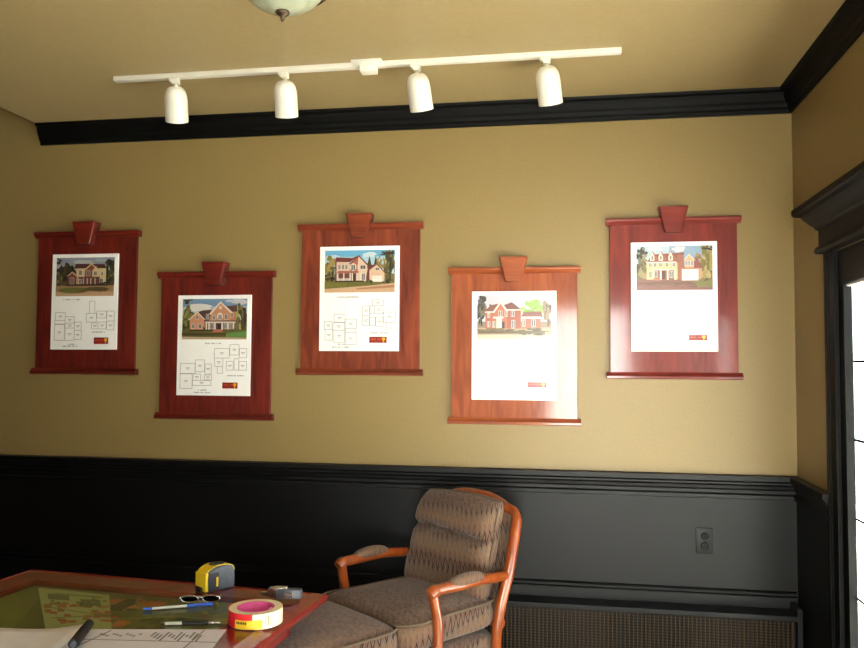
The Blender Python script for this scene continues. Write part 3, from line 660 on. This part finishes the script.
# ------------------------------------------------------------------ armchair
CH = (-.572, -.511, 0); CR = math.radians(-38)
ch = thing('armchair', 'cherry framed armchair upholstered in brown zigzag fabric', 'chair', CH, CR)
ch.scale = (.98, .92, 1)
def cushion(x0, x1, y0, y1, z0, z1, e=4.5, ev=3.0, n=26, crown=.012, hw=None):
    """Boxy upholstery block: superellipsoid with a domed top."""
    m_ = MB(); cx, cy, cz = (x0 + x1) / 2, (y0 + y1) / 2, (z0 + z1) / 2; a, b, c = (x1 - x0) / 2, (y1 - y0) / 2, (z1 - z0) / 2
    secs = []
    N = 56
    for i in range(1, n):
        ph = -PI / 2 + PI * i / n
        zz = math.copysign(abs(math.sin(ph)) ** (2 / ev), math.sin(ph)); rr = abs(math.cos(ph)) ** (2 / ev)
        sec = []
        for k in range(N):
            t = 2 * PI * k / N; ct, st = math.cos(t), math.sin(t)
            x = math.copysign(abs(ct) ** (2 / e), ct) * rr; y = math.copysign(abs(st) ** (2 / e), st) * rr
            w_ = hw(cy + b * y) if hw else 1
            z = cz + c * zz + (crown * (1 - x * x) * (1 - y * y) if zz > 0 else 0)
            sec.append(Vector((cx + a * x * w_, cy + b * y, z)))
        secs.append(sec)
    m_.loft(secs); return m_
# seat
cushion(-.25, .25, -.27, .21, .33, .475, 6, 6, crown=0).build('seat_base', MT['flame'], ch, smooth=60)
tw = lambda y: 1.08 - .08 * min(1, max(0, (y + .24) / .05))
sc = cushion(-.262, .262, -.368, .20, .47, .612, 7, 3.6, crown=.016, hw=tw).build('seat_cushion', MT['flame'], ch, smooth=70)
def ring(x0, x1, y0, y1, z, e, hw=None, N=72):
    pts = []
    for k in range(N + 1):
        t = 2 * PI * k / N; ct, st = math.cos(t), math.sin(t)
        x = math.copysign(abs(ct) ** (2 / e), ct); y = math.copysign(abs(st) ** (2 / e), st)
        yy = (y0 + y1) / 2 + (y1 - y0) / 2 * y; pts.append(((x0 + x1) / 2 + (x1 - x0) / 2 * x * (hw(yy) if hw else 1), yy, z))
    return pts
MB().tube(ring(-.258, .258, -.364, .196, .590, 7, tw), .005, 6, side=(0, 0, 1)).build('piping', MT['piping'], sc, smooth=60)
# back frame, posts and crest
for s in (-1, 1):
    p = spline([(s * .262, .30, 0), (s * .262, .245, .18), (s * .262, .168, .40), (s * .270, .178, .56), (s * .277, .222, .69), (s * .270, .262, .80), (s * .257, .296, .878), (s * .238, .310, .905)], 6)
    r = [.017 + .008 * min(1, i / 20) - .003 * max(0, (i - 34) / 10) for i in range(len(p))]
    MB().tube(p, r, 12, .85, (1, 0, 0)).build('back_post', MT['cherry'], ch, smooth=60)
p = spline([(-.257, .296, .878), (-.236, .310, .908), (-.19, .318, .920), (-.1, .328, .945), (0, .332, .952), (.1, .328, .945), (.19, .318, .920), (.236, .310, .908), (.257, .296, .878)], 6)
MB().tube(p, [.019 + .004 * math.sin(PI * i / (len(p) - 1)) for i in range(len(p))], 12, .8, (0, 1, 0)).build('crest_rail', MT['cherry'], ch, smooth=60)
MB().tube([(-.262, .20, .50), (.262, .20, .50)], .02, 10).build('lower_back_rail', MT['cherry'], ch, smooth=60)
def curve_y(z): return .185 + max(0, (z - .5)) * .33
bp = MB(); secs = []
for i in range(15):
    v = i / 14; z = .50 + v * .412; hw_ = .247 - .012 * v - max(0, v - .88) * .25
    ct = [(-hw_, .0), (-hw_, -.014), (-hw_ * .6, -.024), (0, -.027), (hw_ * .6, -.024), (hw_, -.014), (hw_, 0), (hw_ * .5, .012), (0, .014), (-hw_ * .5, .012)]
    zz = lambda x: z + (.034 * (1 - (x / .26) ** 2) * max(0, v - .6) / .4)
    secs.append([Vector((x, curve_y(z) + .018 + y, zz(x))) for x, y in ct])
bp.loft(secs); bp.build('back_panel', MT['flame'], ch, smooth=50)
# loose back cushion with two stitched rolls
bk = MB(); NU, NV = 36, 44
def bkpt(u, v, side):
    prof = (max(0, 1 - abs(u) ** 7) ** .4) * (max(0, 1 - abs(v) ** 8) ** .42)
    z = .768 + v * .186 + .014 * (1 - u * u) * max(0, v)
    hw_ = .230 - .008 * v - .007 * max(0, abs(v) - .82) / .18
    base = curve_y(z) - .070
    if side < 0:
        gr = sum(d * math.exp(-((v - c0 + .05 * math.sin(u * 3)) / .075) ** 2) for c0, d in ((.26, .040), (-.30, .014)))
        tuft = sum(.022 * math.exp(-((v - .26) / .1) ** 2 - ((u - c0) / .12) ** 2) for c0 in (-.45, .45))
        y = base - (.075 + .02 * math.exp(-((v - .62) / .3) ** 2)) * prof + (gr + tuft) * prof - .012 * math.sin(PI * (v + 1) / 2) * prof
    else: y = base + .04 * prof
    return Vector((u * hw_ - .010, y, z))
for side in (-1, 1):
    g_ = [[bk.bm.verts.new(bkpt(math.sin(PI / 2 * (-1 + 2 * i / NU)), math.sin(PI / 2 * (-1 + 2 * j / NV)), side)) for i in range(NU + 1)] for j in range(NV + 1)]
    for j in range(NV):
        for i in range(NU): bk.bm.faces.new((g_[j][i], g_[j][i + 1], g_[j + 1][i + 1], g_[j + 1][i]))
bmesh.ops.remove_doubles(bk.bm, verts=bk.bm.verts, dist=.0004)
bc = bk.build('back_cushion', MT['flame'], ch, smooth=70)
edge = [(-1, -.86)] + [(-1 + .0 * k, -.86 + 1.72 * k / 12) for k in range(1, 13)]
pp = [bkpt(.995, -.9 + 1.8 * k / 14, -1) for k in range(15)] + [bkpt(.95 - 1.9 * k / 14, .995, -1) for k in range(15)] + [bkpt(-.995, .9 - 1.8 * k / 14, -1) for k in range(15)]
MB().tube(pp, .0055, 6).build('piping', MT['piping'], bc, smooth=60)
# arms and front legs
for s in (-1, 1):
    p = spline([(s * .274, .225, .684), (s * .283, .14, .690), (s * .290, .03, .699), (s * .290, -.08, .698), (s * .284, -.165, .698), (s * .281, -.210, .695), (s * .280, -.230, .683)], 6)
    r = [.017 + .004 * math.sin(PI * i / (len(p) - 1)) + (.004 if i > len(p) - 9 else 0) for i in range(len(p))]
    ar = MB().tube(p, r, 12, 1.05, (1, 0, 0)).build('arm', MT['cherry'], ch, smooth=60)
    q = spline([(s * .2885, .055, .704, .008), (s * .290, .035, .708, .020), (s * .2905, -.01, .712, .025), (s * .290, -.065, .711, .026), (s * .288, -.115, .708, .022), (s * .286, -.14, .702, .010)], 5)
    MB().tube([a[:3] for a in q], [a[3] for a in q], 14, .95, (1, 0, 0)).build('arm_pad', MT['flame'], ar, smooth=70)
    p = spline([(s * .279, -.214, .692), (s * .281, -.203, .645), (s * .284, -.190, .58), (s * .284, -.192, .49), (s * .280, -.222, .41), (s * .272, -.245, .33), (s * .272, -.26, .22), (s * .268, -.255, .10), (s * .272, -.27, .02), (s * .272, -.275, 0)], 6)
    r = []
    for i in range(len(p)):
        z = p[i][2]; r.append(.021 if z > .5 else (.021 + (.5 - z) * .08 if z > .33 else .0345 - (.33 - z) * .055))
    MB().tube(p, r, 12, .9, (1, 0, 0)).build('front_leg', MT['cherry'], ch, smooth=60)
p = spline([(-.272, -.245, .345), (-.12, -.285, .335), (0, -.295, .345), (.12, -.285, .335), (.272, -.245, .345)], 6)
MB().tube(p, .022, 10, .7, (0, 1, 0)).build('front_rail', MT['cherry'], ch, smooth=60)
for s in (-1, 1): MB().tube([(s * .268, -.24, .345), (s * .264, .205, .345)], .02, 10).build('side_rail', MT['cherry'], ch, smooth=60)

# ottoman in front of the chair
fd = Vector((math.sin(CR), -math.cos(CR), 0))
ott = thing('ottoman', 'zigzag upholstered ottoman pushed against the armchair seat', 'ottoman', Vector(CH) + fd * .612 + Vector((math.cos(CR), math.sin(CR), 0)) * .022, CR)
oc = cushion(-.29, .29, -.26, .262, .45, .630, 8, 4.5, crown=.014).build('cushion', MT['flame'], ott, smooth=70)
MB().tube(ring(-.287, .287, -.257, .259, .604, 8), .005, 6, side=(0, 0, 1)).build('piping', MT['piping'], oc, smooth=60)
cushion(-.28, .28, -.25, .250, .27, .455, 8, 8, crown=0).build('base', MT['flame'], ott, smooth=60)
for sx in (-1, 1):
    for sy in (-1, 1):
        p = spline([(sx * .235, sy * .215, .29), (sx * .25, sy * .23, .20), (sx * .24, sy * .22, .09), (sx * .25, sy * .23, 0)], 6)
        MB().tube(p, [.032 - .014 * i / (len(p) - 1) for i in range(len(p))], 12).build('leg', MT['cherry'], ott, smooth=60)

# ------------------------------------------------------------------ glass topped table
TB = (-.800, -1.105, 0); TR = math.radians(-5); TZ = .75
tb = thing('display_table', 'low angled cherry wood table with a glass inset top', 'table', TB, TR)
tb['label'] = 'cherry wood table with glass top laid over maps, in the left foreground'
Lx, Ly = 1.14, .84
fw_ = .135
f = MB()
for b in ((-Lx + .03, -.03, -fw_, -.03), (-Lx + .03, -.03, -Ly + .03, -Ly + fw_), (-Lx + .03, -Lx + fw_, -Ly + fw_, -fw_), (-fw_, -.03, -Ly + fw_, -fw_)):
    f.box(b[0], b[1], b[2], b[3], TZ - .03, TZ)
for b in ((-Lx + fw_ - .012, -fw_ + .012, -fw_ - .002, -fw_ + .012), (-Lx + fw_ - .012, -Lx + fw_ + .002, -Ly + fw_, -fw_), (-fw_ - .002, -fw_ + .012, -Ly + fw_, -fw_)):
    f.box(*b, TZ - .002, TZ + .0008)
f.build('top_frame', MT['table'], tb)
m_ = MB()
lp = [(.004, -.036), (.012, -.030), (.014, -.018), (.010, -.010), (-.026, .003), (-.032, .0005), (-.032, -.036)]
m_.loft([[Vector((-Lx - o, -Ly - o, TZ + z)) for o, z in lp], [Vector((o, -Ly - o, TZ + z)) for o, z in lp], [Vector((o, o, TZ + z)) for o, z in lp], [Vector((-Lx - o, o, TZ + z)) for o, z in lp], [Vector((-Lx - o, -Ly - o, TZ + z)) for o, z in lp]], caps=False)
m_.build('edge_lip', MT['table'], tb)
MB().box(-Lx + fw_, -fw_, -Ly + fw_, -fw_, TZ - .006, TZ).build('glass_top', MT['tableglass'], tb)
MB().box(-Lx + fw_, -fw_, -Ly + fw_, -fw_, TZ - .03, TZ - .018).build('backing_panel', MT['mdf'], tb)
f = MB()
ai = .045; ab = .15
f.box(-Lx + ai, -ai, -ab - .02, -ab, TZ - .095, TZ - .03); f.box(-Lx + ai, -ai, -Ly + ai, -Ly + ai + .02, TZ - .095, TZ - .03)
f.box(-Lx + ai, -Lx + ai + .02, -Ly + ai, -ab, TZ - .095, TZ - .03); f.box(-ai - .02, -ai, -Ly + ai, -ab, TZ - .095, TZ - .03)
f.build('apron', MT['table'], tb)
f = MB(); f.box(-.86, -.58, -.62, -.36, .05, TZ - .03, .012); f.build('pedestal', MT['table'], tb)
f = MB(); f.box(-1.0, -.44, -.70, -.28, 0, .05, .01); f.build('base', MT['table'], tb)

def on_table(x, y, z=0):       # world -> stays on the table top
    return (x, y, TZ + z)
UP = (0, 0, 1)
# large site map lying under the glass
cT, sT = math.cos(TR), math.sin(TR)
def tw_(x, y): return (TB[0] + cT * x - sT * y, TB[1] + sT * x + cT * y)
mp_ = Ink(lambda x, y: (*tw_(x, y), TZ - .0174), 2.0e-5)
gx0, gx1, gy0, gy1 = -Lx + fw_ + .003, -fw_ - .003, -Ly + fw_ + .003, -fw_ - .003
mp_.rect(gx0, gy0, gx1, gy1, (140, 128, 70))  # olive tones paint the wall's reflection in the glass as ink
mp_.poly([(gx0, gy1), (gx0 + .06, gy1), (gx0 + .36, gy0), (gx0, gy0)], (158, 150, 80))
R_ = random.Random(4)
for k in range(16):
    x = gx0 + .36 + R_.random() * .18; y = gy1 - .05 - R_.random() * .28
    mp_.blob(x, y, .04, .03, [(250, 118, 62), (244, 108, 56), (250, 140, 84)][k % 3], 8, .2, k)
mp_.rect(gx0 + .40, gy1 - .17, gx0 + .46, gy1 - .05, (74, 56, 34))
def road(pts, w, c):
    q = spline(pts, 6)
    for a, b in zip(q, q[1:]): mp_.line(*a, *b, w, c)
road([(gx0 + .42, gy1), (gx0 + .48, gy1 - .1), (gx0 + .62, gy1 - .12), (gx0 + .66, gy1 - .25), (gx0 + .8, gy1 - .3)], .014, (176, 160, 112))
road([(gx0 + .3, gy1 - .28), (gx0 + .5, gy1 - .24), (gx0 + .64, gy1 - .18), (gx0 + .85, gy1 - .16)], .012, (188, 172, 124))
road([(gx0 + .55, gy1 - .36), (gx0 + .62, gy1 - .28), (gx0 + .72, gy1 - .22)], .012, (160, 150, 112))
for k in range(26):
    x = gx0 + .48 + R_.random() * .4; y = gy1 - .06 - R_.random() * .32
    mp_.blob(x, y, .02, .014, [(150, 132, 72), (128, 140, 110), (182, 156, 84), (170, 92, 60), (94, 92, 56)][k % 5], 7, .3, k)
mp_.blob(gx0 + .83, gy1 - .17, .05, .03, (206, 178, 66), 8, .2)
o = mp_.build('site_map', None, UP); tag(o, 'site map with orange blocks under the table glass, wall reflection inked in olive', 'map')
# pale sheet with orange print over the map
ps = [(-1.771, -1.190), (-1.490, -1.222), (-1.274, -1.562), (-1.426, -1.634)]
z2 = TZ - .0135
sm = MB(); sm.prism([Vector((x, y, z2)) for x, y in ps], None, (0, 0, .0006))
so = sm.build('printed_sheet', varied('cream_translucent_sheet', rgb(214, 202, 158), rgb(222, 210, 166), (9, 9, 9), .6)); tag(so, 'cream sheet with orange printing under the glass, left of the pens', 'sheet')
def bil(p, q):
    a = Vector(ps[0]).lerp(Vector(ps[1]), p); b = Vector(ps[3]).lerp(Vector(ps[2]), p); c_ = a.lerp(b, q); return (c_.x, c_.y, z2 + .0007)
I = Ink(bil, 1.5e-5)
for k in range(44):
    p = R_.random(); q = .30 + R_.random() * .42
    if p + q > .25: I.rect(p * .93, q, min(1, p * .93 + .10), q + .05, [(248, 118, 72), (244, 128, 84), (250, 146, 98)][k % 3])
for k in range(18): I.rect(.05 + R_.random() * .8, .1 + R_.random() * .3, .1 + R_.random() * .86, .12 + R_.random() * .3, (150, 140, 98)) if k < 6 else I.blob(R_.random() * .9 + .05, .18 + R_.random() * .3, .03, .02, [(104, 96, 66), (190, 170, 124), (120, 140, 130)][k % 3], 7, .3, k)
I.line(0, .42, 1, .62, .02, (184, 164, 116)); I.line(.1, .66, 1, .58, .02, (188, 168, 120))
for k in range(5): I.rect(.64 + k * .05, .10, .675 + k * .05, .125, (92, 88, 60))
I.build('print', so, UP)

# loose plan sheet and curled white paper on the glass
pl = [(-1.340, -1.590), (-.950, -1.520), (-.880, -1.92), (-1.34, -1.935)]
sm = MB(); sm.prism([Vector((x, y, TZ + .0012)) for x, y in pl], None, (0, 0, .0006))
po = sm.build('plan_sheet', MT['plan_sheet']); tag(po, 'grey building plan sheet lying on the glass behind the pens', 'sheet'); po['label'] = 'grey plan sheet lying flat on the table glass at the bottom edge'
def bil2(p, q):
    a = Vector(pl[0]).lerp(Vector(pl[1]), p); b = Vector(pl[3]).lerp(Vector(pl[2]), p); c_ = a.lerp(b, q); return (c_.x, c_.y, TZ + .0019)
I = Ink(bil2, 1.5e-5)
for k in range(12): I.rect(.52 + k * .03, .06 + (k % 3) * .03, .535 + k * .03, .16 + (k % 4) * .03, (130, 124, 128))
I.line(.2, .03, .12, .6, .012, (90, 86, 92)); I.line(.85, .02, .8, .7, .01, (112, 108, 110)); I.line(0, .24, 1, .26, .012, (120, 116, 120))
for k in range(10): I.rect(.16 + k * .03, .10 + .02 * (k % 3), .18 + k * .03, .13 + .02 * (k % 3), (140, 130, 150))
I.build('print', po, UP)
wp = MB(); secs = []
for i in range(13):
    u = i / 12; x = -1.72 + u * .40; row = []
    for j in range(9):
        v = j / 8; y = -1.685 + .10 * u - v * .28
        z = TZ + .0035 + .030 * max(0, u - .75) ** 1.0 * (1 - v) + .014 * max(0, .25 - u) + .004 * math.sin(u * 7) * (1 - v) + .0045 * (1 - v)
        row.append(Vector((x + .03 * v, y, z)))
    secs.append(row)
wp.loft(secs, closed=False)
wo = wp.build('white_paper', MT['white_sheet'], smooth=60); md = wo.modifiers.new('thickness', 'SOLIDIFY'); md.thickness = .0006; md.offset = 1
tag(wo, 'curled white paper at the lower left of the table', 'paper')
# black marker
def rod(name, label, cat, a, b, segs, z, group=None):
    """A pen from a to b (x, y on the table), segs: list of (t0, t1, r0, r1, material, part)."""
    A, B = Vector((a[0], a[1], 0)), Vector((b[0], b[1], 0)); d = B - A
    r = thing(name, label, cat, (A.x, A.y, TZ + z), math.atan2(d.y, d.x), group)
    for t0, t1, r0, r1, mat, part in segs:
        MB().tube([(d.length * t0, 0, 0), (d.length * t1, 0, 0)], [r0, r1], 14).build(part, MT[mat], r, smooth=40)
    return r
rod('marker', 'black marker pen lying across the white paper', 'pen', (-1.318, -1.605), (-1.262, -1.765), [(0, .34, .0125, .0135, 'blackplastic', 'cap'), (.34, .97, .0135, .0135, 'blackplastic', 'barrel'), (.97, 1, .009, .006, 'greyplastic', 'plug')], .022)
rod('pen', 'clear pen with blue cap on the glass', 'pen', (-1.266, -1.405), (-1.085, -1.315), [(0, .12, .0035, .0045, 'blue', 'tail'), (.12, .62, .0042, .0042, 'bulb', 'barrel'), (.62, 1, .0055, .0055, 'blue', 'cap')], .0068)
rod('pen', 'clear pen with black rubber grip, nearest the plan sheet', 'pen', (-1.150, -1.520), (-.985, -1.482), [(0, .08, .002, .004, 'steel', 'tip'), (.08, .36, .0045, .005, 'bulb', 'barrel'), (.36, .80, .0056, .0056, 'blackplastic', 'grip'), (.80, 1, .0048, .0035, 'steel', 'clicker')], .0068)
# eyeglasses
eg = thing('eyeglasses', 'pair of eyeglasses with dark lenses behind the blue pen', 'glasses', (-1.138, -1.290, TZ + .001), math.radians(14))
eg.scale = (1, 1, .6)
for s in (-1, 1):
    pts = [(s * .033 + .027 * math.cos(t), -.004, .021 + .017 * math.sin(t)) for t in [k * 2 * PI / 20 for k in range(21)]]
    MB().tube(pts, .0028, 8).build('rim', MT['clear'] if False else MT['steel'], eg, smooth=60)
    l_ = MB(); l_.loft([[Vector((s * .033 + .026 * math.cos(k * 2 * PI / 20), y, .021 + .016 * math.sin(k * 2 * PI / 20))) for k in range(20)] for y in (-.005, -.003)]); l_.build('lens', MT['lens'], eg)
    MB().tube([(s * .060, -.002, .026), (s * .064, .02, .024), (s * .05, .045, .012), (-s * .02, .05 + .006 * s, .006)], .0025, 8).build('temple', MT['steel'], eg, smooth=60)
MB().tube(spline([(-.008, -.004, .026), (0, -.006, .030), (.008, -.004, .026)], 4), .003, 8).build('bridge', MT['steel'], eg, smooth=60)
# tape measure
tm = thing('tape_measure', 'yellow and black tape measure standing at the back edge of the table', 'tape measure', (-1.160, -1.128, TZ + .0005), math.radians(58))
tm.scale = (1.08, 1.12, 1)
pr = spline([(-.05, .0), (-.052, .045), (-.045, .066), (-.02, .078), (.015, .079), (.04, .072), (.048, .05), (.048, .0)], 5)
def slab(y0, y1, sc=1.0, m_=None):
    m_ = m_ or MB(); m_.loft([[Vector((x * sc, y, .04 + (z - .04) * sc)) for x, z in pr] for y in (y0, y1)]); return m_
slab(-.026, .026).build('case', MT['greyplastic'], tm, smooth=40, bev=.003)
b_ = MB(); slab(-.030, -.025, .93, b_); slab(.025, .030, .93, b_); b_.build('rubber_side', MT['greyplastic'], tm, bev=.002)
MB().box(-.046, -.012, -.0315, -.0295, .006, .062, .001).build('side_label', MT['blackplastic'], tm)
MB().box(-.022, -.015, -.0325, -.0312, .016, .046).build('label_stripe', MT['yellow'], tm)
m_ = MB(); q = [(x * 1.04, .04 + (z - .04) * 1.04) for x, z in pr if z > .055]
m_.loft([[Vector((x, y, z)) for x, z in q] + [Vector((x * .9, y, .04 + (z - .04) * .9)) for x, z in reversed(q)] for y in (-.024, .024)])
m_.build('top_band', MT['yellow'], tm, smooth=40)
MB().box(-.0565, -.046, -.027, .027, .002, .062, .003).build('yellow_nose', MT['yellow'], tm)
MB().box(-.060, -.055, -.013, .013, .004, .016).box(-.064, -.059, -.013, .013, .001, .018).build('hook', MT['blackplastic'], tm)
m_ = MB(); m_.lathe([(0, 0), (.017, 0), (.016, .003), (0, .0035)], 28, Matrix.Translation((0, 0, .0805)) @ Matrix.Scale(1.5, 4, (1, 0, 0))); m_.build('lock_button', MT['blackplastic'], tm, smooth=40)
# roll of tape
tp = thing('tape_roll', 'roll of cream tape with red wrapper and pink core beside the table rim', 'tape', (-.896, -1.440, TZ + .0025), math.radians(0))
ro, ri, hh = .077, .050, .042
def arc_ring(a0, a1, r0, r1, z0, z1, n=40):
    m_ = MB(); secs = []
    for k in range(n + 1):
        a = math.radians(a0 + (a1 - a0) * k / n); secs.append([Vector((r * math.cos(a), r * math.sin(a), z)) for r, z in ((r0, z0), (r1, z0), (r1, z1), (r0, z1))])
    m_.loft(secs, caps=abs(a1 - a0) < 359); return m_
arc_ring(0, 360, ri + .004, ro, 0, hh, 64).build('tape', MT['tape'], tp, smooth=40)
arc_ring(0, 360, ri, ri + .004, -.0 + .001, hh + .0005, 64).build('core', MT['pink'], tp, smooth=40)
w_ = arc_ring(110, 285, ro - .001, ro + .0015, .001, hh + .0006); w_.build('wrapper', MT['red'], tp, smooth=40)
wl = arc_ring(246, 305, ro + .0005, ro + .0024, .002, hh * .62).build('yellow_label', MT['yellow'], tp, smooth=40)
m_ = MB()
for k in range(6):
    a = 250 + k * 4.0; t_ = arc_ring(a, a + 2.9, ro + .0022, ro + .0028, hh * .36, hh * .52, 2); m_.merge(t_.bm)
m_.build('lettering', MT['blackplastic'], wl)
m_ = MB()
for k, wd in enumerate((1.2, .7, 1.6, .6, 1.1, .8)):
    a = 312 + k * 3; t_ = arc_ring(a, a + wd, ro, ro + .0006, hh * .2, hh * .85, 2); m_.merge(t_.bm)
m_.build('barcode', MT['greyplastic'], tp)
MB().box(ri - .009, ri - .0005, -.012, .012, hh * .5, hh * .95, .001).build('core_sticker', MT['white_sheet'], tp)
# hand tool with chrome head
kt = thing('hand_tool', 'small grey handled tool with chrome head behind the tape roll', 'tool', (-.905, -1.232, TZ + .0105), math.radians(8))
MB().box(-.005, .075, -.016, .016, 0, .030, .008).build('handle', MT['greyplastic'], kt, smooth=50)
m_ = MB(); m_.lathe([(0, -.012), (.014, -.012), (.018, -.006), (.018, .006), (.014, .012), (0, .012)], 24, Matrix.Translation((-.018, 0, .019)) @ Matrix.Rotation(PI / 2, 4, 'X'))
m_.tube([(-.03, 0, .022), (-.005, 0, .03), (.03, 0, .033)], [.008, .009, .005], 12); m_.build('chrome_head', MT['steel'], kt, smooth=50)
MB().box(-.055, -.028, -.006, .006, .008, .020, .002).build('jaw', MT['steel'], kt)
MB().box(.02, .05, -.0172, -.0155, .010, .020).build('label_plate', MT['steel'], kt)
